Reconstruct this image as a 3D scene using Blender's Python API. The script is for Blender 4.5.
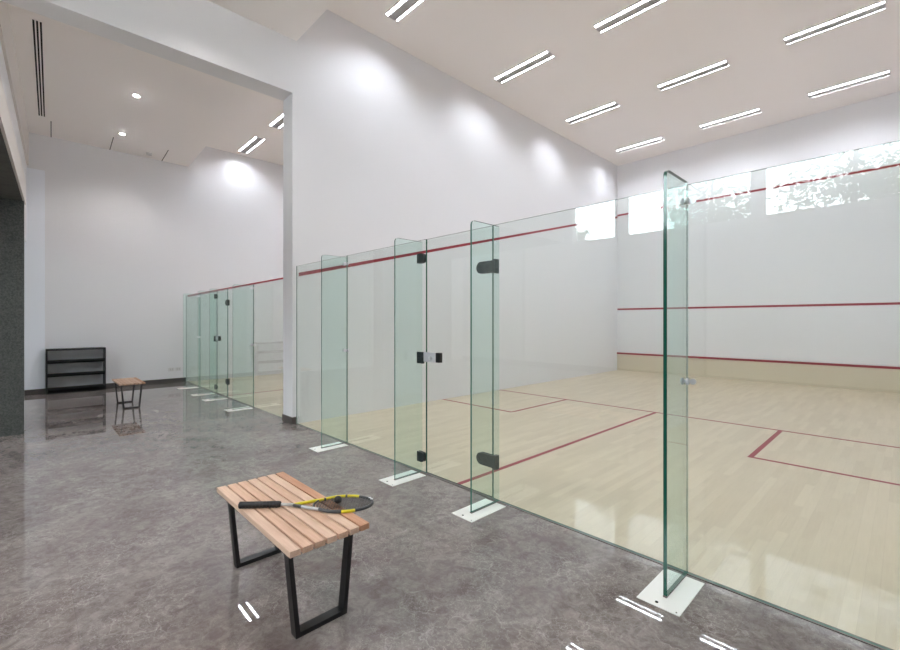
import bpy, bmesh, math, random
from mathutils import Vector, Matrix
for o in list(bpy.data.objects): bpy.data.objects.remove(o)
SC = bpy.context.scene
COL = SC.collection
rnd = random.Random(7)

# ------------------------------------------------------------------ camera
F_PX, V0, YAW = 437.7, 321.7, 0.806
cd = bpy.data.cameras.new('camera'); cam = bpy.data.objects.new('camera', cd); COL.objects.link(cam)
cam.location = (5.946, -2.861, 1.438)
cam.rotation_euler = (math.pi/2, 0, YAW)
cd.sensor_fit = 'HORIZONTAL'; cd.sensor_width = 36.0
cd.lens = 36.0*F_PX/900.0
cd.shift_y = (V0-325.0)/900.0
cd.clip_start = 0.02; cd.clip_end = 200
SC.camera = cam

# ------------------------------------------------------------------ world, exposure
SKY = 18.0
LAMP = 110.0
EXPOSURE = 0.24
w = bpy.data.worlds.new('sky'); SC.world = w; w.use_nodes = True
bg = w.node_tree.nodes['Background']
bg.inputs[0].default_value = (0.86, 0.93, 1.0, 1); bg.inputs[1].default_value = SKY
SC.view_settings.view_transform = 'Standard'
SC.view_settings.look = 'None'
SC.view_settings.gamma = 1.0
SC.view_settings.use_curve_mapping = False
SC.view_settings.exposure = EXPOSURE
try:
    SC.cycles.transparent_max_bounces = 48
    SC.cycles.max_bounces = 14
    SC.cycles.diffuse_bounces = 8
    SC.cycles.glossy_bounces = 8
except Exception: pass

# ------------------------------------------------------------------ materials
def mat(name, col=(0.8,0.8,0.8), rough=0.5, metal=0.0, spec=0.5):
    m = bpy.data.materials.new(name); m.use_nodes = True
    b = m.node_tree.nodes['Principled BSDF']
    b.inputs['Base Color'].default_value = (*col, 1)
    b.inputs['Roughness'].default_value = rough
    b.inputs['Metallic'].default_value = metal
    b.inputs['Specular IOR Level'].default_value = spec
    return m
def N(m, typ, **kw):
    n = m.node_tree.nodes.new(typ)
    for k, v in kw.items(): setattr(n, k, v)
    return n
def L(m, a, b): m.node_tree.links.new(a, b)
def bsdf(m): return m.node_tree.nodes['Principled BSDF']
def ramp(m, fac, stops):
    r = N(m, 'ShaderNodeValToRGB'); e = r.color_ramp.elements
    e[0].position, e[0].color = stops[0][0], (*stops[0][1], 1)
    e[1].position, e[1].color = stops[-1][0], (*stops[-1][1], 1)
    for p, c in stops[1:-1]:
        x = e.new(p); x.color = (*c, 1)
    L(m, fac, r.inputs[0]); return r.outputs[0]
def coords(m, scale=(1,1,1), rot=(0,0,0)):
    t = N(m, 'ShaderNodeTexCoord'); mp = N(m, 'ShaderNodeMapping')
    mp.inputs['Scale'].default_value = scale; mp.inputs['Rotation'].default_value = rot
    L(m, t.outputs['Object'], mp.inputs[0]); return mp.outputs[0]
def noise(m, vec, scale, detail=4, rough=.5, dist=0):
    n = N(m, 'ShaderNodeTexNoise'); n.inputs['Scale'].default_value = scale
    n.inputs['Detail'].default_value = detail; n.inputs['Roughness'].default_value = rough
    n.inputs['Distortion'].default_value = dist
    L(m, vec, n.inputs['Vector']); return n
def mixc(m, fac, a, b, blend='MIX'):
    x = N(m, 'ShaderNodeMix', data_type='RGBA', blend_type=blend)
    for s, v in ((0, fac), (6, a), (7, b)):
        if hasattr(v, 'is_output') or isinstance(v, bpy.types.NodeSocket): L(m, v, x.inputs[s])
        else: x.inputs[s].default_value = v if s == 0 else (*v, 1)
    return x.outputs[2]
def math_(m, op, a, b=None, c=None):
    x = N(m, 'ShaderNodeMath', operation=op)
    for i, v in enumerate((a, b, c)):
        if v is None: continue
        if isinstance(v, bpy.types.NodeSocket): L(m, v, x.inputs[i])
        else: x.inputs[i].default_value = v
    return x.outputs[0]
def bump(m, h, strength=.1, dist=.01):
    b = N(m, 'ShaderNodeBump'); b.inputs['Strength'].default_value = strength; b.inputs['Distance'].default_value = dist
    L(m, h, b.inputs['Height']); L(m, b.outputs[0], bsdf(m).inputs['Normal'])

M = {}
def wall_mat(name, col, rough=.55):
    m = mat(name, col, rough, spec=.35)
    n = noise(m, coords(m), 35, 3); bump(m, n.outputs['Fac'], .04, .002)
    return m
M['wall'] = wall_mat('white plaster', (.79,.79,.81))
M['ceil'] = wall_mat('white ceiling paint', (.95,.91,.89), .7)
M['cool'] = wall_mat('white paint tinted as daylight', (.88,.91,.97))  # pilaster white, daylight put into the colour as a brighter bluish tint
M['fascia'] = wall_mat('warm white board', (.74,.70,.67), .6)
M['red'] = mat('red court line', (.30,.02,.035), .45)
M['base'] = mat('dark stone skirting', (.085,.075,.07), .3)
M['tin'] = mat('pale tin panel', (.66,.59,.46), .4)

# marble
m = mat('polished grey brown marble', rough=.022, spec=.6)
v = coords(m)
big = noise(m, v, .9, 6, .6, 1.2)
wv = N(m, 'ShaderNodeVectorMath', operation='MULTIPLY_ADD')
L(m, noise(m, v, 1.7, 4, .6).outputs['Color'], wv.inputs[0]); wv.inputs[1].default_value = (.9,.9,.9); L(m, v, wv.inputs[2])
vo = N(m, 'ShaderNodeTexVoronoi', feature='DISTANCE_TO_EDGE'); vo.inputs['Scale'].default_value = 3.2; L(m, wv.outputs[0], vo.inputs['Vector'])
vo2 = N(m, 'ShaderNodeTexVoronoi', feature='DISTANCE_TO_EDGE'); vo2.inputs['Scale'].default_value = 17; wv2 = N(m, 'ShaderNodeVectorMath', operation='MULTIPLY_ADD')
L(m, noise(m, v, 7, 5, .7).outputs['Color'], wv2.inputs[0]); wv2.inputs[1].default_value = (.28,.28,.28); L(m, v, wv2.inputs[2])
L(m, wv2.outputs[0], vo2.inputs['Vector'])
fine = noise(m, v, 14, 8, .78, .8)
mid = noise(m, wv.outputs[0], 3.6, 8, .72, .3)
c = ramp(m, big.outputs['Fac'], [(.34,(.125,.100,.092)), (.5,(.20,.168,.158)), (.66,(.28,.245,.228))])
c = mixc(m, ramp(m, mid.outputs['Fac'], [(.42,(0,0,0)), (.60,(.7,.7,.7))]), c, (.31,.278,.262))
c = mixc(m, ramp(m, fine.outputs['Fac'], [(.44,(0,0,0)), (.60,(.55,.55,.55))]), c, (.105,.080,.073))
v1 = ramp(m, vo.outputs[0], [(0,(1,1,1)), (.02,(0,0,0))])
v2 = ramp(m, vo2.outputs[0], [(0,(1,1,1)), (.045,(0,0,0))])
msk = ramp(m, noise(m, v, 2.6, 3).outputs['Fac'], [(.40,(.15,.15,.15)), (.58,(1,1,1))])
vv = math_(m, 'MULTIPLY', math_(m, 'ADD', math_(m, 'MULTIPLY', v1, .26), math_(m, 'MULTIPLY', v2, .42)), msk)
c = mixc(m, vv, c, (.56,.53,.51))
br = N(m, 'ShaderNodeTexBrick', offset=0.0, squash=1.0)
br.inputs['Scale'].default_value = 1; br.inputs['Brick Width'].default_value = .9; br.inputs['Row Height'].default_value = .9
br.inputs['Mortar Size'].default_value = .0012; br.inputs['Mortar Smooth'].default_value = 0
br.inputs['Color1'].default_value = (1.04,1.03,1.02,1); br.inputs['Color2'].default_value = (.95,.95,.96,1); br.inputs['Mortar'].default_value = (.85,.84,.84,1)
L(m, v, br.inputs['Vector'])
c = mixc(m, 1.0, c, br.outputs[0], 'MULTIPLY')
L(m, c, bsdf(m).inputs['Base Color'])
M['marble'] = m

# court floor
def wood_floor():
    m = mat('pale maple court boards', rough=.30, spec=.45)
    v = coords(m, rot=(0,0,math.pi/2))
    br = N(m, 'ShaderNodeTexBrick', offset=.37)
    br.inputs['Scale'].default_value = 1; br.inputs['Brick Width'].default_value = .62; br.inputs['Row Height'].default_value = .065
    br.inputs['Mortar Size'].default_value = .0006; br.inputs['Mortar Smooth'].default_value = .3; br.inputs['Bias'].default_value = 0
    br.inputs['Color1'].default_value = (.56,.465,.33,1); br.inputs['Color2'].default_value = (.71,.61,.455,1); br.inputs['Mortar'].default_value = (.42,.34,.23,1)
    L(m, v, br.inputs['Vector'])
    g = noise(m, coords(m, scale=(22,1.6,1)), 3, 6, .6)
    big = noise(m, coords(m, scale=(1,.45,1)), 1.1, 3)
    c = mixc(m, .35, br.outputs[0], ramp(m, g.outputs['Fac'], [(.3,(.56,.46,.32)), (.7,(.70,.60,.45))]))
    c = mixc(m, math_(m, 'MULTIPLY', big.outputs['Fac'], .35), c, (.72,.63,.49))
    L(m, c, bsdf(m).inputs['Base Color'])
    return m
M['court'] = wood_floor()

# bench slat wood
def slat_mat(name, a, b):
    m = mat(name, a, .5, spec=.3)
    g = noise(m, coords(m, scale=(2,28,28)), 2.2, 6, .6, .4)
    c = ramp(m, g.outputs['Fac'], [(.3, a), (.68, b)])
    L(m, c, bsdf(m).inputs['Base Color']); return m
M['slat'] = slat_mat('pink beige timber', (.53,.32,.215), (.68,.46,.34))
M['slat2'] = slat_mat('redder timber', (.45,.21,.12), (.58,.33,.21))
M['slat3'] = slat_mat('light timber', (.58,.38,.27), (.72,.52,.40))
M['black'] = mat('black powder coated steel', (.010,.010,.011), .38, spec=.45)
M['blackwood'] = mat('black shelf board', (.009,.009,.010), .45)
M['grip'] = mat('black rubber', (.014,.014,.015), .6)
def blotch(name, a, b, sc, rough, spec=.4):
    m = mat(name, a, rough, spec=spec)
    L(m, ramp(m, noise(m, coords(m), sc, 5, .7).outputs['Fac'], [(.38, a), (.62, b)]), bsdf(m).inputs['Base Color']); return m
M['granite'] = blotch('grey green granite', (.05,.055,.052), (.115,.12,.112), 60, .28)
M['concrete'] = blotch('dark grey soffit', (.085,.085,.078), (.11,.11,.10), 8, .8)
M['hinge'] = blotch('black metal fitting', (.016,.02,.021), (.05,.062,.066), 90, .38)
M['chrome'] = mat('brushed steel', (.78,.79,.82), .3, .7)
M['steel'] = mat('satin steel plate', (.62,.63,.66), .35, .25)
M['louver'] = mat('grey louvre', (.40,.385,.39), .5)
M['rim'] = mat('light frame', (.55,.54,.54), .4)
M['plate'] = mat('white floor plate', (.93,.92,.88), .4)
M['dark'] = mat('dark recess', (.012,.012,.012), .8)
M['groove'] = mat('shadow gap', (.16,.14,.13), .8)
M['plastic'] = mat('white plastic', (.70,.69,.69), .4)
M['yellow'] = mat('yellow frame paint', (.72,.60,.02), .35)
M['fgrey'] = mat('dark grey frame paint', (.05,.05,.055), .3)
M['silver'] = mat('silver frame paint', (.50,.50,.50), .3, .4)
M['string'] = mat('black strings', (.03,.03,.03), .5)
M['white'] = mat('white lettering', (.8,.8,.8), .5)
M['winframe'] = mat('white window frame', (.75,.75,.75), .4)
M['bark'] = blotch('tree bark', (.05,.04,.03), (.12,.09,.07), 12, .9)
M['leaf'] = blotch('green leaves', (.03,.07,.02), (.09,.16,.05), 3, .6)
M['grass'] = blotch('grass', (.06,.10,.03), (.12,.17,.06), 6, .9)

# clear architectural glass: Fresnel mirror over a tinted pass-through, tint deepens with the path length
def glass(name, tint, power=1.0):
    m = bpy.data.materials.new(name); m.use_nodes = True
    nt = m.node_tree; nt.nodes.clear()
    out = N(m, 'ShaderNodeOutputMaterial'); mx = N(m, 'ShaderNodeMixShader')
    tr = N(m, 'ShaderNodeBsdfTransparent'); gl = N(m, 'ShaderNodeBsdfGlossy'); gl.inputs['Roughness'].default_value = 0.0
    geo = N(m, 'ShaderNodeNewGeometry')
    dt = N(m, 'ShaderNodeVectorMath', operation='DOT_PRODUCT'); L(m, geo.outputs['Incoming'], dt.inputs[0]); L(m, geo.outputs['Normal'], dt.inputs[1])
    cs = math_(m, 'MAXIMUM', math_(m, 'ABSOLUTE', dt.outputs['Value']), .05)
    # refracted cosine inside the glass
    s2 = math_(m, 'DIVIDE', math_(m, 'SUBTRACT', 1.0, math_(m, 'MULTIPLY', cs, cs)), 2.25)
    ct = math_(m, 'SQRT', math_(m, 'SUBTRACT', 1.0, s2))
    pw = math_(m, 'DIVIDE', power, ct)
    cc = N(m, 'ShaderNodeCombineColor')
    for i in range(3): L(m, math_(m, 'POWER', tint[i], pw), cc.inputs[i])
    L(m, cc.outputs[0], tr.inputs[0])
    # Fresnel for n=1.5 evaluated from the air side on both faces
    def sq(x): return math_(m, 'MULTIPLY', x, x)
    rs = math_(m, 'DIVIDE', math_(m, 'SUBTRACT', cs, math_(m, 'MULTIPLY', ct, 1.5)), math_(m, 'ADD', cs, math_(m, 'MULTIPLY', ct, 1.5)))
    rp = math_(m, 'DIVIDE', math_(m, 'SUBTRACT', ct, math_(m, 'MULTIPLY', cs, 1.5)), math_(m, 'ADD', ct, math_(m, 'MULTIPLY', cs, 1.5)))
    fr = math_(m, 'MULTIPLY', math_(m, 'ADD', sq(rs), sq(rp)), .5)
    L(m, fr, mx.inputs[0]); L(m, tr.outputs[0], mx.inputs[1]); L(m, gl.outputs[0], mx.inputs[2]); L(m, mx.outputs[0], out.inputs[0])
    return m
M['glass'] = glass('clear court glass', (.965,.99,.978))
M['finglass'] = glass('thick green tinged glass', (.925,.985,.968))
M['winglass'] = glass('window glass', (.98,.99,.985))
m = mat('polished green glass edge', (.007,.085,.055), .12, spec=.6); M['edge'] = m
m = mat('mid green glass edge', (.05,.17,.13), .12, spec=.6); M['edge3'] = m
m = mat('pale green glass edge', (.12,.22,.18), .15, spec=.6); M['edge2'] = m

# lamp strip: lensed, so strongest below it and faint when seen from the side
def lamp_mat(name, core, side, c0=.30, c1=.62, col=(.92,.965,1.05), bat=False):
    m = bpy.data.materials.new(name); m.use_nodes = True; m.node_tree.nodes.clear()
    out = N(m, 'ShaderNodeOutputMaterial'); em = N(m, 'ShaderNodeEmission'); em.inputs[0].default_value = (*col, 1)
    geo = N(m, 'ShaderNodeNewGeometry')
    dt = N(m, 'ShaderNodeVectorMath', operation='DOT_PRODUCT'); L(m, geo.outputs['Incoming'], dt.inputs[0]); L(m, geo.outputs['Normal'], dt.inputs[1])
    mr = N(m, 'ShaderNodeMapRange', interpolation_type='SMOOTHSTEP')
    L(m, dt.outputs['Value'], mr.inputs[0])
    for i, v_ in enumerate((c0, c1, side, core)): mr.inputs[i+1].default_value = v_
    o = mr.outputs[0]
    if bat:                                   # batwing lens: weaker again straight below
        m2 = N(m, 'ShaderNodeMapRange', interpolation_type='SMOOTHSTEP'); L(m, dt.outputs['Value'], m2.inputs[0])
        for i, v_ in enumerate((.70, .86, 1.0, .45)): m2.inputs[i+1].default_value = v_
        o = math_(m, 'MULTIPLY', o, m2.outputs[0])
    L(m, o, em.inputs[1]); L(m, em.outputs[0], out.inputs[0])
    return m
M['lamp'] = lamp_mat('lensed lamp strip', LAMP, 3.0, .26, .60, bat=True)
M['spot'] = lamp_mat('downlight lens', 1500.0, 10.0, .45, .9, (1,.97,.95))

# ------------------------------------------------------------------ mesh helpers
class MB:
    def __init__(s): s.bm = bmesh.new(); s.mats = []
    def mi(s, m):
        if m not in s.mats: s.mats.append(m)
        return s.mats.index(m)
    def box(s, x0, y0, z0, x1, y1, z1, m='wall', R=None, bevel=0):
        vs = [s.bm.verts.new((x, y, z)) for x in (x0, x1) for y in (y0, y1) for z in (z0, z1)]
        fs = [s.bm.faces.new([vs[i] for i in f]) for f in ((0,1,3,2),(4,6,7,5),(0,4,5,1),(2,3,7,6),(0,2,6,4),(1,5,7,3))]
        k = s.mi(m)
        for f in fs: f.material_index = k
        if R is not None: bmesh.ops.transform(s.bm, matrix=R, verts=vs)
        if bevel:
            es = list({e for f in fs for e in f.edges})
            r = bmesh.ops.bevel(s.bm, geom=es, offset=bevel, segments=2, affect='EDGES', profile=.5)
            for f in r['faces']: f.material_index = k
        return fs
    def prism(s, pts, z0, z1, m='wall'):
        """plan polygon (counter-clockwise) extruded from z0 to z1"""
        a = [s.bm.verts.new((x, y, z0)) for x, y in pts]; b = [s.bm.verts.new((x, y, z1)) for x, y in pts]
        k = s.mi(m); n = len(pts)
        fs = [s.bm.faces.new(a[::-1]), s.bm.faces.new(b)] + [s.bm.faces.new((a[i], a[(i+1)%n], b[(i+1)%n], b[i])) for i in range(n)]
        for f in fs: f.material_index = k
        return fs
    def extrude(s, pts, vec, m='wall', mside=None):
        """3-D polygon swept along vec"""
        vec = Vector(vec)
        a = [s.bm.verts.new(p) for p in pts]; b = [s.bm.verts.new(Vector(p)+vec) for p in pts]
        k = s.mi(m); ks = s.mi(mside or m); n = len(pts)
        s.bm.faces.new(a[::-1]).material_index = k; s.bm.faces.new(b).material_index = k
        for i in range(n): s.bm.faces.new((a[i], a[(i+1)%n], b[(i+1)%n], b[i])).material_index = ks
    def cyl(s, c, r, h, axis='z', m='wall', seg=24, r2=None):
        c = Vector(c)
        rot = {'z': Matrix.Identity(4), 'x': Matrix.Rotation(math.pi/2, 4, 'Y'), 'y': Matrix.Rotation(-math.pi/2, 4, 'X')}[axis]
        r_ = bmesh.ops.create_cone(s.bm, cap_ends=True, segments=seg, radius1=r, radius2=r if r2 is None else r2, depth=h, matrix=Matrix.Translation(c) @ rot)
        k = s.mi(m)
        for f in {f for v in r_['verts'] for f in v.link_faces}: f.material_index = k; f.smooth = len(f.verts) == 4
    def tube(s, pts, rad, m='wall', seg=10, closed=False, mfun=None, flat=1.0):
        n = len(pts); P = [Vector(p) for p in pts]; rings = []
        for i, p in enumerate(P):
            if closed: t = P[(i+1)%n]-P[i-1]
            else: t = P[min(i+1, n-1)]-P[max(i-1, 0)]
            t.normalize(); up = Vector((0,0,1))
            if abs(t.z) > .95: up = Vector((1,0,0))
            a = t.cross(up).normalized(); b = a.cross(t).normalized()
            rr = rad[i] if isinstance(rad, (list, tuple)) else rad
            rings.append([s.bm.verts.new(p + a*rr*math.cos(2*math.pi*j/seg) + b*rr*flat*math.sin(2*math.pi*j/seg)) for j in range(seg)])
        for i in range(n if closed else n-1):
            A, B = rings[i], rings[(i+1)%n]; k = s.mi(mfun(i) if mfun else m)
            for j in range(seg):
                f = s.bm.faces.new((A[j], B[j], B[(j+1)%seg], A[(j+1)%seg])); f.material_index = k; f.smooth = True
        if not closed:
            s.bm.faces.new(rings[0]).material_index = s.mi(m if not mfun else mfun(0)); s.bm.faces.new(rings[-1][::-1]).material_index = s.mi(m if not mfun else mfun(n-2))
    def build(s, name, parent=None, loc=None):
        bmesh.ops.recalc_face_normals(s.bm, faces=s.bm.faces[:])
        me = bpy.data.meshes.new(name); s.bm.to_mesh(me); s.bm.free()
        for k in s.mats: me.materials.append(M[k])
        o = bpy.data.objects.new(name, me); COL.objects.link(o)
        if parent: o.parent = parent
        if loc: o.location = loc
        return o
def tag(o, label, cat, group=None, kind=None):
    o['label'] = label; o['category'] = cat
    if group: o['group'] = group
    if kind: o['kind'] = kind
    return o
def empty(name, loc=(0,0,0), rz=0):
    o = bpy.data.objects.new(name, None); COL.objects.link(o); o.empty_display_size = .2
    o.location = loc; o.rotation_euler = (0,0,rz); return o
def thing(name, loc, label, cat, group=None, rz=0): return tag(empty(name, loc, rz), label, cat, group)
def dup(o, parent=None):
    c = o.copy(); COL.objects.link(c)
    if parent: c.parent = parent
    for ch in list(o.children): dup(ch, c)
    return c
def struct(mb, name):
    o = mb.build(name); o['kind'] = 'structure'; return o

# ------------------------------------------------------------------ room dimensions
W, D = 6.4, 9.75            # court width and length, metres
GY = -.15                   # glass back wall plane
HC = 6.07                   # court ceiling
XL = -6.05                   # far left wall
TW = .31                    # dividing wall thickness
HL, HR = 5.18, 5.39         # lobby ceilings left and right of the header
HC2 = 5.78                  # ceiling of the second court
XR, YB = 7.6, -9.65         # right lobby wall, window wall
FD = (-.99957, .0294)       # direction of the slightly skewed fascia
def fasc(x, y0=-2.975):     # y of the fascia line at x
    return y0 + (0.0-x)*.0294

# floors
f = MB(); f.box(XL-.3, YB-.3, -.12, XR+.3, GY-.012, 0, 'marble'); struct(f, 'floor')
def court_floor(x0, x1, s=1.0):
    f = MB(); f.box(x0, GY-.012, -.12, x1, D+.2, 0, 'court')
    t = .0008; wd = x1-x0; q = wd/6.4; lw = .05
    def ln(a, b, c_, d): f.box(x0+a*q, b, 0, x0+c_*q, d, t, 'red')
    ln(0, 4.27, 6.4, 4.32)                      # short line
    ln(3.175, GY+.02, 3.225, 4.27)              # half-court line
    ln(0, 2.64, 1.6, 2.69); ln(1.575, 2.69, 1.625, 4.27)
    ln(4.8, 2.64, 6.4, 2.69); ln(4.775, 2.64, 4.825, 4.27)
    return struct(f, 'floor')
court_floor(0, W); court_floor(XL, -TW)

# side wall with sloping red out line; the line is paint on the wall mesh
def slope_line(mb, x, nx, dz=0):
    t = .002*nx
    a, b = (GY+.03, 2.13+dz), (D, 4.57)
    pts = [(x, a[0], a[1]-.05), (x, b[0], b[1]-.05), (x, b[0], b[1]), (x, a[0], a[1])]
    mb.extrude(pts, (t, 0, 0), 'red')
mb = MB(); mb.box(-TW, -.21, 0, 0, D, HC+.2, 'wall'); slope_line(mb, 0, 1); slope_line(mb, -TW, -1)
# header over the opening between the lobby halves, same plane as the dividing wall
hy = -3.12
mb.box(-TW, hy, 4.64, 0, -.21, HC+.2, 'wall')
struct(mb, 'wall_middle')
mb = MB(); mb.box(W, GY-.012, 0, W+.2, D, HC+.2, 'wall'); slope_line(mb, W, -1); struct(mb, 'wall_right')
mb = MB(); mb.box(XL-.2, YB, 0, XL, D, 6.3, 'wall'); slope_line(mb, XL, 1, -.05)
struct(mb, 'wall_left')
mb = MB(); mb.box(XL-.2, D, 0, W+.2, D+.2, HC+.2, 'wall')
for x0, x1 in ((0, W), (XL, -TW)):
    mb.box(x0, D-.002, 4.57, x1, D, 4.62, 'red'); mb.box(x0, D-.002, 1.78, x1, D, 1.83, 'red')
    mb.box(x0, D-.025, 0, x1, D, .48, 'tin'); mb.box(x0, D-.035, .48, x1, D, .53, 'red')
struct(mb, 'wall_front')
mb = MB(); mb.box(XR, YB, 0, XR+.2, GY-.012, 5.6, 'wall'); mb.box(W+.2, GY-.012, 0, XR+.2, GY+.2, 5.6, 'wall'); struct(mb, 'wall_lobby_right')
# ceilings
mb = MB(); mb.box(0, GY, HC, W, D, HC+.15, 'ceil'); struct(mb, 'ceiling')
mb = MB(); mb.box(XL, GY, HC2, -TW, D, HC2+.15, 'ceil'); struct(mb, 'ceiling')
mb = MB(); mb.box(0, YB, HR, XR, GY-.12, HR+.9, 'ceil'); mb.box(0, GY-.12, HR, XR, GY, HR+.9, 'ceil'); struct(mb, 'ceiling')
mb = MB(); mb.prism([(XL, YB), (-TW, YB), (-TW, -.28), (XL, -.10)], HL, HC2+.5, 'ceil'); struct(mb, 'ceiling')

# canopy by the granite wall, with the tall wall strip behind it
XE = 1.3
def sk(x, y0): return y0-.0366*x
mb = MB()
mb.prism([(-2.2, sk(-2.2,-2.98)), (-2.2, -5.0), (XE, -5.0), (XE, sk(XE,-2.98))], 3.0, 3.31, 'fascia')
mb.prism([(-2.2, sk(-2.2,-3.0)), (-2.2, -4.98), (XE-.03, -4.98), (XE-.03, sk(XE,-3.0))], 2.985, 3.0, 'concrete')
struct(mb, 'ceiling')
mb = MB()
mb.prism([(XL, sk(XL,-3.13)), (XL, sk(XL,-3.27)), (-.0, sk(0,-3.27)), (-.0, sk(0,-3.13))], 3.0, 4.52, 'wall')
mb.prism([(XL, sk(XL,-3.10)), (XL, sk(XL,-3.27)), (-.0, sk(0,-3.27)), (-.0, sk(0,-3.10))], 4.52, HL, 'fascia')
struct(mb, 'wall_lobby_back')
mb = MB(); mb.box(-2.2, -5.0, 0, -1.875, -2.915, 2.985, 'granite'); struct(mb, 'wall_granite')
# pilaster in the far corner
mb = MB(); mb.box(XL, -2.955, 0, XL+.06, -2.645, 4.46, 'cool'); struct(mb, 'wall_pilaster')

# skirting
mb = MB(); mb.box(XL, -2.63, 0, XL+.015, GY-.01, .10, 'base'); mb.box(XL, -2.97, 0, XL+.075, -2.63, .10, 'base'); struct(mb, 'baseboard_left')
mb = MB(); mb.box(-TW-.012, -.222, 0, .012, GY-.012, .10, 'base'); struct(mb, 'baseboard_middle')
mb = MB(); mb.box(XR-.015, YB, 0, XR, GY-.02, .1, 'base'); mb.box(W+.2, GY-.03, 0, XR, GY-.012, .1, 'base'); struct(mb, 'baseboard_right')
mb = MB(); mb.box(XL, YB, 0, XR, YB+.015, .1, 'base'); struct(mb, 'baseboard_back')

# window wall behind the camera, seen mirrored in the court glass
ZB, ZT = 3.87, 5.34
wins = [(-1.26, .12), (.43, 3.44), (3.66, 7.2)]
mb = MB(); mb.box(XL, YB-.2, 0, XR, YB, ZB, 'wall'); mb.box(XL, YB-.2, ZT, XR, YB, 5.6, 'wall')
xs = [XL] + [x for a in wins for x in a] + [XR]
for i in range(0, len(xs), 2): mb.box(xs[i], YB-.2, ZB, xs[i+1], YB, ZT, 'wall')
struct(mb, 'wall_back')
for i, (a, b) in enumerate(wins):
    mb = MB(); t = .04
    mb.box(a, YB-.12, ZB, b, YB-.06, ZB+t, 'winframe'); mb.box(a, YB-.12, ZT-t, b, YB-.06, ZT, 'winframe')
    mb.box(a, YB-.12, ZB+t, a+t, YB-.06, ZT-t, 'winframe'); mb.box(b-t, YB-.12, ZB+t, b, YB-.06, ZT-t, 'winframe')
    mb.box(a+t, YB-.095, ZB+t, b-t, YB-.087, ZT-t, 'winglass')
    struct(mb, 'window_%d' % (i+1))
# daylight portal helping the renderer find the sky through the windows
for i, (a, b) in enumerate(wins):
    ld = bpy.data.lights.new('window_portal', 'AREA'); ld.shape = 'RECTANGLE'; ld.size = b-a; ld.size_y = ZT-ZB
    lo = bpy.data.objects.new('window_portal', ld); COL.objects.link(lo)
    lo.location = ((a+b)/2, YB-.25, (ZB+ZT)/2); lo.rotation_euler = (math.pi/2, 0, 0)
    try: ld.cycles.is_portal = True
    except Exception: pass

# ------------------------------------------------------------------ glass back walls
GT, GH = .012, 2.22
def pane(x0, x1, z0=0.004, z1=None, y=GY, t=GT):
    z1 = z1 or GH
    mb = MB(); g = mb.box(x0, y-t/2, z0, x1, y+t/2, z1, 'glass')
    k = mb.mi('edge2')
    for f in g:
        n = f.calc_center_median()
        if abs(n.y-y) < 1e-5: f.material_index = k
    return mb
def fin_pane(depth, t=.015, h=None, r=.035, z0=.012, mf='edge3'):
    h = h or GH-.02
    mb = MB(); y1 = -GT/2-.001; y0 = y1-depth
    pts = [(-t/2, y1, z0), (-t/2, y0, z0)]
    for i in range(6):
        a = math.pi + (-math.pi/2)*i/5
        pts.append((-t/2, y0+r+r*math.cos(a), h-r+r*math.sin(a)))
    pts.append((-t/2, y1, h))
    mb.extrude(pts, (t, 0, 0), 'finglass', mf)
    k = mb.mi('finglass')
    for f in mb.bm.faces:
        if abs(f.calc_center_median().y-y1) < 1e-5: f.material_index = k
    return mb
def disc_clamp(z, side=1):
    mb = MB()
    mb.cyl((side*.014, -.035, z), .020, .010, 'x', 'chrome', 20)
    mb.cyl((-side*.014, -.035, z), .020, .010, 'x', 'chrome', 20)
    mb.box(-.008, -.030, z-.008, .008, -.008, z+.008, 'chrome')
    mb.cyl((.035, -.012, z), .017, .010, 'y', 'chrome', 20); mb.box(.0, -.014, z-.006, .035, -.008, z+.006, 'chrome')
    return mb
def fin(x, label, grp=None, clamps=(1.10, 2.12), depth=.32, t_=.014, mf='edge3', clips=(), h=None):
    t = thing('glass_fin', (x, GY, 0), label, 'glass fin', grp)
    fin_pane(depth, t_, h, mf=mf).build('fin_pane', t)
    for z in clips: clip(z).build('glass_clip', t)
    mb = MB(); mb.box(-.105, -.43, 0, .105, -.045, .005, 'plate', bevel=.001)
    mb.box(-.0095, -depth-.012, .005, .0095, -.046, .0115, 'groove')
    pl = mb.build('base_plate', t)
    mb = MB()
    mb.cyl((-.015, -.40, .006), .008, .003, 'z', 'dark', 12); mb.build('screw', pl)
    mb = MB(); mb.cyl((.085, -.415, .006), .004, .002, 'z', 'groove', 12); mb.build('screw', pl)
    for z in clamps: disc_clamp(z).build('clamp', t)
    return t
def clip(z):
    mb = MB(); r = .046
    pts = [(-.060, 0, -r), (-.060, 0, r), (.0, 0, r)] + [(.0+.045*math.sin(math.pi*i/8), 0, r*math.cos(math.pi*i/8)) for i in range(1,8)] + [(.0, 0, -r)]
    pts = [(a, -GT/2-.014, z+c_) for a, b, c_ in pts]
    mb.extrude(pts, (0, .0135, 0), 'hinge')
    mb.extrude([(a, GT/2+.0005, c_) for a, b, c_ in pts], (0, .014, 0), 'hinge')
    return mb
FX = [1.36, 2.74, 3.69, 5.078]
def panel(x0, x1, label):
    o = pane(x0, x1).build('glass_screen'); return tag(o, label, 'glass screen')
panel(.002, 1.357, 'clear fixed glass panel of the near court beside the white dividing wall')
panel(1.363, 2.797, 'clear fixed glass panel of the near court on the lock side of the door')
panel(3.628, 5.075, 'wide clear glass panel of the near court between door hinges and the rightmost fin')
panel(5.081, W-.002, 'clear glass panel of the near court right of the rightmost fin')
fin(FX[0], 'narrow upright glass fin nearest the white dividing wall in the near court')
fin(FX[1], 'upright glass fin at the lock side of the near court door', clamps=(), clips=(2.045, .145))
fin(FX[2], 'upright glass fin at the hinge side of the near court door', clamps=())
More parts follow.
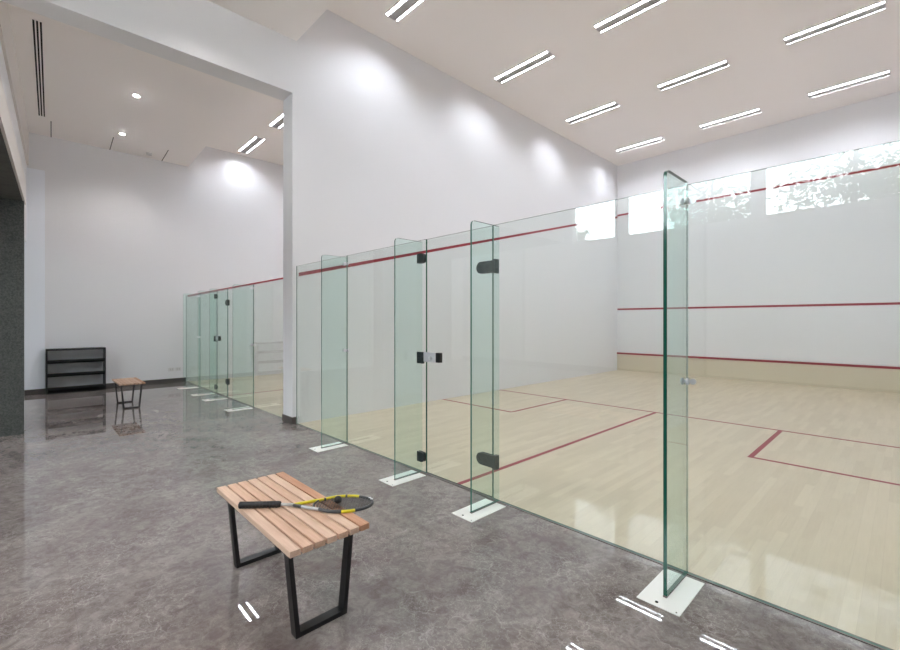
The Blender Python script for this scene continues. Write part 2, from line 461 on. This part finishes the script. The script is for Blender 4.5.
fin(FX[3], 'closest and tallest looking glass fin with a dark green front edge, right of the door', t_=.019, mf='edge', h=2.232)
# threshold channel
for i, (x0, x1) in enumerate(((0, W), (XL, -TW))):
    mb = MB(); mb.box(x0, GY-.016, 0, x1, GY+.016, .0035, 'groove'); struct(mb, 'trim_%d' % (i+2))

def hinge(xa, xb, z, h, sgn=1):
    """rounded plate from the tip xa to the mount xb, both faces of the glass"""
    mb = MB(); r = h/2; d = 1 if xb > xa else -1
    for y0 in (GT/2, -GT/2-.012):
        pts = [(xb, y0, z-r), (xb, y0, z+r)]
        n = 10
        for i in range(n+1):
            a = math.pi/2 + math.pi*i/n
            pts.append((xa + d*(r - r*1.0*math.sin(math.pi*i/n)), y0, z + r*math.cos(math.pi*i/n)))
        mb.extrude(pts, (0, .012, 0), 'hinge')
    return mb
def door(x0, x1, label, q=1.0):
    t = thing('glass_door', (x1, GY, 0), label, 'glass door')
    mb = MB(); w_ = x1-x0
    g = mb.box(-w_, -GT/2, .014, 0, GT/2, GH-.003, 'glass'); k = mb.mi('edge')
    for f in g:
        c_ = f.calc_center_median()
        if abs(c_.y) < 1e-5: f.material_index = k
    mb.build('door_pane', t)
    for z in ((1.885, .305) if q == 1 else (1.80, .30)):
        mb = hinge(-.165*q, 0.025, z, .098)
        mb.box(.018, -.026, z-.056, .048, GT/2+.016, z+.056, 'hinge')
        for sx in (-.05, -.12): mb.cyl((sx*q, -GT/2-.013, z), .009, .004, 'y', 'black', 12)
        hb = mb.build('hinge', t)
    # lock: black keeper, steel plate, black grip
    mb = MB(); mb.box(-w_-.115, -.030, 1.04, -w_-.025, -GT/2, 1.15, 'hinge', bevel=.004); kp = mb.build('lock_keeper', t)
    kp['label'] = 'black lock keeper'
    mb = MB(); mb.box(-w_-.025, -.020, 1.06, -w_+.15, -GT/2, 1.15, 'steel', bevel=.003)
    mb.cyl((-w_+.08, -.026, 1.10), .018, .02, 'y', 'chrome', 16); lk = mb.build('lock_plate', t); lk['label'] = 'brushed steel lock plate'
    mb = MB(); mb.box(-w_+.15, -.024, 1.062, -w_+.20, GT/2+.012, 1.152, 'black', bevel=.004); mb.build('door_pull', t)
    return t
door(2.803, 3.622, 'near glass door with black hinges, steel lock plate and green edge')
# second court
GH = 2.07
F2 = [-4.86, -3.70, -2.93, -1.65]
panel(XL+.002, F2[0]-.003, 'green looking glass panel of the far court touching the far white wall')
panel(F2[0]+.003, F2[1]+.055, 'glass panel of the far court left of its door')
panel(F2[2]-.05, F2[3]-.003, 'glass panel of the far court right of its door hinges')
panel(F2[3]+.003, -TW-.002, 'glass panel of the far court beside the white dividing column')
fin(F2[0], 'glass fin of the far court nearest the far white wall', clamps=(1.10, 2.0))
fin(F2[1], 'glass fin of the far court on the lock side of its door', clamps=(), clips=(1.95, .12))
fin(F2[2], 'glass fin of the far court on the hinge side of its door', clamps=())
fin(F2[3], 'glass fin of the far court nearest the white dividing column', clamps=(1.05, 2.0))
door(F2[1]+.061, F2[2]-.056, 'far glass door with small black hinges, in the second court', .5)

# ------------------------------------------------------------------ ceiling lights
GL = 'recessed twin strip ceiling lights'
def make_light(loc, label):
    t = thing('ceiling_light', loc, label, 'ceiling light', GL)
    l, w_ = .58, .110
    mb = MB()
    mb.box(-l-.012, -w_-.012, -.012, l+.012, -w_, .0, 'rim'); mb.box(-l-.012, w_, -.012, l+.012, w_+.012, .0, 'rim')
    mb.box(-l-.012, -w_, -.012, -l, w_, .0, 'rim'); mb.box(l, -w_, -.012, l+.012, w_, .0, 'rim')
    mb.build('light_frame', t)
    mb = MB(); g = mb.box(-l, -.070, -.026, l, .070, 0, 'louver'); k = mb.mi('groove')
    for f in g:
        if abs(abs(f.calc_center_median().y)-.07) < 1e-5: f.material_index = k
    for i in range(1, 12): mb.box(-l+i*.0967-.002, -.069, -.027, -l+i*.0967+.002, .069, -.026, 'rim')
    mb.build('louver', t)
    for s in (-1, 1):
        mb = MB(); mb.box(-l, s*.090-.019, -.006, l, s*.090+.019, -.002, 'lamp'); mb.build('light_strip', t)
    return t
ROWS = (1.11, 3.62, 6.14, 8.67); COLX = (1.11, 3.15, 5.15)
rn = ('row by the glass', 'second row', 'third row', 'row by the front wall')
cn = ('leftmost', 'middle', 'rightmost')
L0 = None
for r, y in enumerate(ROWS):
    for c_, x in enumerate(COLX):
        lb = 'twin strip light in the near court ceiling, %s, %s' % (rn[r], cn[c_])
        if L0 is None: L0 = make_light((x, y, HC), lb)
        else:
            o = dup(L0); o.location = (x, y, HC); o['label'] = lb
c2n = ('far court ceiling light closest to the far left wall', 'far court ceiling light half hidden by the white column', 'far court ceiling light hidden behind the column')
for r, y in enumerate((1.06, 3.55, 6.05, 8.6)):
    for c_, x in enumerate((-5.2, -3.2, -1.2)):
        o = dup(L0); o.location = (x, y, HC2)
        o['label'] = c2n[c_] + ('' if r == 0 else ', %s' % rn[r])
        for ch in o.children: pass

# lobby downlights
def downlight(x, y, z, label):
    t = thing('downlight', (x, y, z), label, 'downlight', 'small round lobby downlights')
    mb = MB(); mb.cyl((0,0,-.004), .055, .008, 'z', 'plastic', 28); mb.build('trim_ring', t)
    mb = MB(); mb.cyl((0,0,-.0095), .038, .003, 'z', 'spot', 24); mb.build('lens', t)
downlight(-2.88, -1.59, HL, 'small lit round downlight nearer the header in the left lobby ceiling')
downlight(-4.87, -1.53, HL, 'small lit round downlight nearer the far wall in the left lobby ceiling')
for x, y in ((.9,-1.35), (3.1,-1.35), (5.3,-1.35), (.9,-3.9), (3.1,-5.2), (5.3,-5.2)):  # unseen, assumed like the left pair; extras by the column added to brighten it
    downlight(x, y, HR, 'small round downlight added out of view in the near lobby ceiling')
mb = MB(); mb.cyl((0,0,-.02), .05, .04, 'z', 'plastic', 24, .06); o = mb.build('smoke_detector', loc=(XL+.35, -.95, HL)); tag(o, 'small white smoke detector on the lobby ceiling near the far wall', 'smoke detector')

# air diffuser with three slots
t = thing('air_diffuser', (-3.23, -2.752, HL), 'long white linear air diffuser with three black slots in the lobby ceiling', 'air vent', rz=math.atan2(-.0270,1))
mb = MB(); mb.box(-1.72, -.052, -.004, 1.72, .052, 0, 'ceil'); mb.build('diffuser_frame', t)
for k in (-1, 0, 1):
    mb = MB(); mb.box(-1.70, k*.034-.0095, -.006, 1.70, k*.034+.0095, -.0035, 'dark'); mb.build('slot', t)
for (x0, y0, x1, y1) in ((-5.10,-2.585,XL,-2.56), (-5.18,-1.647,XL,-1.615), (-5.19,-.692,XL,-.655)):
    mb = MB(); mb.extrude([(x0,y0,HL-.003),(x1,y1,HL-.003),(x1,y1+.015,HL-.003),(x0,y0+.015,HL-.003)], (0,0,.003), 'groove')
    struct(mb, 'trim_%d' % (4+int((y0+2.6))))

# wall sockets
for i, y in enumerate((-.455, -.315)):
    mb = MB(); mb.box(XL, y-.06, .27, XL+.009, y+.06, .355, 'plastic', bevel=.002)
    mb.box(XL+.009, y-.03, .29, XL+.0105, y-.012, .335, 'rim'); mb.box(XL+.009, y+.012, .29, XL+.0105, y+.03, .335, 'rim')
    tag(mb.build('wall_socket'), ('white wall socket low on the far wall, left of two', 'white wall socket low on the far wall, right of two')[i], 'wall socket', 'wall sockets by the far court')

# ------------------------------------------------------------------ shelf
t = thing('shoe_rack', (XL+.17, -2.17, 0), 'low black open shelf with four boards against the far white wall', 'shelf')
y0, y1, dx = -.465, .465, .14
for s in (-1, 1):
    mb = MB(); yy = y0 if s < 0 else y1-.025
    mb.box(-dx, yy, 0, dx, yy+.025, (.895), 'blackwood', bevel=.002); mb.build('side_panel', t)
for z, th, nm in ((.860, .035, 'top_board'), (.605, .035, 'shelf_board'), (.340, .035, 'shelf_board'), (.03, .05, 'bottom_board')):
    mb = MB(); mb.box(-dx, y0+.025, z, dx, y1-.025, z+th, 'blackwood', bevel=.002)
    if nm != 'top_board': mb.box(dx-.012, y0+.025, z, dx, y1-.025, z+th+.035, 'blackwood')
    mb.build(nm, t)
mb = MB(); mb.box(dx-.02, y0+.025, 0, dx-.005, y1-.025, .03, 'blackwood'); mb.build('plinth', t)

# ------------------------------------------------------------------ benches
def make_bench(loc, label):
    t = thing('slatted_bench', loc, label, 'bench', 'slatted benches')
    Lh, n, pitch, sw, z0, z1 = .506, 7, .0585, .049, .427, .455
    kinds = ['slat3','slat','slat','slat3','slat','slat3','slat2']
    for i in range(n):
        y = (i-3)*pitch
        mb = MB(); mb.box(-Lh, -sw/2, -(z1-z0)/2, Lh, sw/2, (z1-z0)/2, kinds[i], bevel=.0025)
        mb.build('slat', t, (0, y, (z0+z1)/2))
    for s, x in ((1, .388), (-1, -.40)):
        mb = MB(); hw = .025                      # flat bar, 50 mm deep along the bench
        yt, yb, th = .170, .130, .012
        ztop = z0
        P = [(-yt, ztop), (-yb, 0), (yb, 0), (yt, ztop)]
        t2 = .022
        Q = [(-yt+t2, ztop-t2*.6), (-yb+t2*.9, t2), (yb-t2*.9, t2), (yt-t2, ztop-t2*.6)]
        for i in range(4):
            j = (i+1) % 4
            mb.extrude([(x-hw, P[i][0], P[i][1]), (x-hw, P[j][0], P[j][1]), (x-hw, Q[j][0], Q[j][1]), (x-hw, Q[i][0], Q[i][1])], (2*hw, 0, 0), 'black')
        mb.build('leg_frame', t)
    return t
B1 = make_bench((3.622, -1.862, 0), 'near slatted wooden bench on black trapezoid legs, with a racket on it')
B2 = dup(B1); B2.location = (-3.33, -1.64, 0); B2.scale = (.9, .88, .93); B2['label'] = 'far slatted wooden bench on black legs, standing empty near the black shelf'

# ------------------------------------------------------------------ racket and ball
ZT_ = .455
ang = math.atan2(.53, .44)
t = thing('squash_racket', (3.516, -2.068, ZT_), 'yellow and dark grey squash racket with black grip lying across the near bench', 'racket', rz=ang)
hc = .545; ha, hb = .150, .100
def hz(x): return .0105 + .012*max(0, 1-(x/.30))      # butt sits a little higher, grip is thicker
mb = MB(); pts = [(x, 0, .018) for x in (0, .004, .02, .10, .195, .212, .217)]
mb.tube(pts, [.012, .018, .0172, .0162, .0160, .0145, .009], 'grip', 16)
for i in range(11): mb.tube([(.018+i*.0175, 0, .0170), (.022+i*.0175, 0, .0170)], .0172, 'black', 16)
mb.build('grip', t)
mb = MB(); mb.tube([(.205, 0, .0165), (.245, 0, .0135), (.285, 0, .0115)], [.0085, .0075, .0085], 'silver', 12)
mb.build('shaft', t)
# frame: throat arms running into the head loop
loop = []
for i in range(65):
    a = math.radians(-142) + math.radians(284)*i/64
    loop.append((hc+ha*math.cos(a), hb*math.sin(a), .0105))
xs0 = loop[0]
path = [(.282, -.004, .0115), (.33, -.024, .011), (.375, -.045, .0108)] + loop + [(.375, .045, .0108), (.33, .024, .011), (.282, .004, .0115)]
npth = len(path)
def fm(i):
    x, y, z = path[i]
    if y > 0:
        if x < .62: return 'yellow' if (i % 11) else 'fgrey'
        return 'fgrey'
    if .545 < x < .605: return 'yellow'
    return 'fgrey' if x > .40 else ('silver' if i % 3 else 'fgrey')
mb = MB(); mb.tube(path, .0085, 'fgrey', 12, False, fm, .95)
mb.tube([(.40, -.052, .0105), (.385, 0, .0105), (.40, .052, .0105)], .006, 'fgrey', 10)
mb.build('racket_frame', t)
mb = MB(); sr = .0009
for i in range(-8, 9):
    y = i*.0108; xx = ha*math.sqrt(max(0, 1-(y/hb)**2))
    mb.box(max(.395, hc-xx+.004), y-sr, .0096, hc+xx-.004, y+sr, .0114, 'string')
for i in range(19):
    x = hc-.135+i*.015
    if x < .40: continue
    yy = hb*math.sqrt(max(0, 1-((x-hc)/ha)**2))-.004
    mb.box(x-sr, -yy, .0096, x+sr, yy, .0114, 'string')
mb.build('strings', t)
mb = MB()
for dx_, dy in ((0,0), (.012,.013)):      # small white marks at the head tip
    a = math.radians(18+dx_*900); cx_, cy_ = hc+ha*math.cos(a), hb*math.sin(a)
    mb.box(cx_-.007, cy_-.006, .0185, cx_+.007, cy_+.006, .0200, 'white')
mb.build('tip_decal', t)['label'] = 'white marks at the head tip'
mb = MB(); r_ = bmesh.ops.create_icosphere(mb.bm, subdivisions=3, radius=.020); mb.mi('grip')
for f in mb.bm.faces: f.smooth = True
tag(mb.build('squash_ball', loc=(3.842, -1.672, ZT_+.0114+.020)), 'small black squash ball resting on the racket strings', 'ball')

# ------------------------------------------------------------------ outside the windows
mb = MB(); mb.box(-30, -45, -.3, 30, YB-.35, -.05, 'grass'); struct(mb, 'ground')
def tree(x, y, h, cr, n, label, seed):
    R = random.Random(seed)
    t = thing('leafy_tree', (x, y, -.05), label, 'tree', 'trees outside the high windows')
    mb = MB(); mb.tube([(0,0,0), (.05,.02,h*.35), (-.03,.05,h*.7), (0,0,h*.95)], [.16,.12,.07,.02], 'bark', 10)
    for k in range(7):
        a = R.uniform(0, 6.28); z = h*R.uniform(.4,.8); l = cr*R.uniform(.5,.9)
        mb.tube([(0,0,z), (l*.5*math.cos(a), l*.5*math.sin(a), z+l*.35), (l*math.cos(a), l*math.sin(a), z+l*.6)], [.05,.035,.012], 'bark', 6)
    mb.build('trunk', t)
    mb = MB(); k = mb.mi('leaf')
    cl = [(R.gauss(0,cr*.5), R.gauss(0,cr*.4), h*.72+R.gauss(0,cr*.42), R.uniform(.18,.5)) for _ in range(26)]
    for i in range(n):
        cx_, cy_, cz_, s = R.choice(cl); c_ = Vector((cx_+R.gauss(0,s), cy_+R.gauss(0,s), cz_+R.gauss(0,s*.7)))
        a = Vector((R.gauss(0,1), R.gauss(0,1), R.gauss(0,.6))).normalized(); b = a.cross(Vector((R.gauss(0,1), R.gauss(0,1), R.gauss(0,1)))).normalized()
        l, w_ = R.uniform(.08,.15), R.uniform(.035,.06)
        vs = [mb.bm.verts.new(c_+a*l), mb.bm.verts.new(c_+b*w_), mb.bm.verts.new(c_-a*l), mb.bm.verts.new(c_-b*w_)]
        mb.bm.faces.new(vs).material_index = k
    mb.build('foliage', t)
spec = ((-4.3,-14.6,6.6,.6,1300,'small leafy tree reaching the lower corner of the first mirrored window'), (1.6,-13.4,6.6,1.2,1500,'tree outside the middle window, left of its pair'), (4.9,-15.4,7.7,1.6,2200,'tree outside the middle window, right of its pair'),
    (8.0,-13.0,7.0,1.7,3300,'leafy tree outside the right high window'), (13.2,-15.5,8.1,2.2,4400,'broad leafy tree farthest right outside the high windows'))
for i, (x, y, h, cr, n, lb) in enumerate(spec):
    tree(x, y, h, cr, n, lb, 20+i)
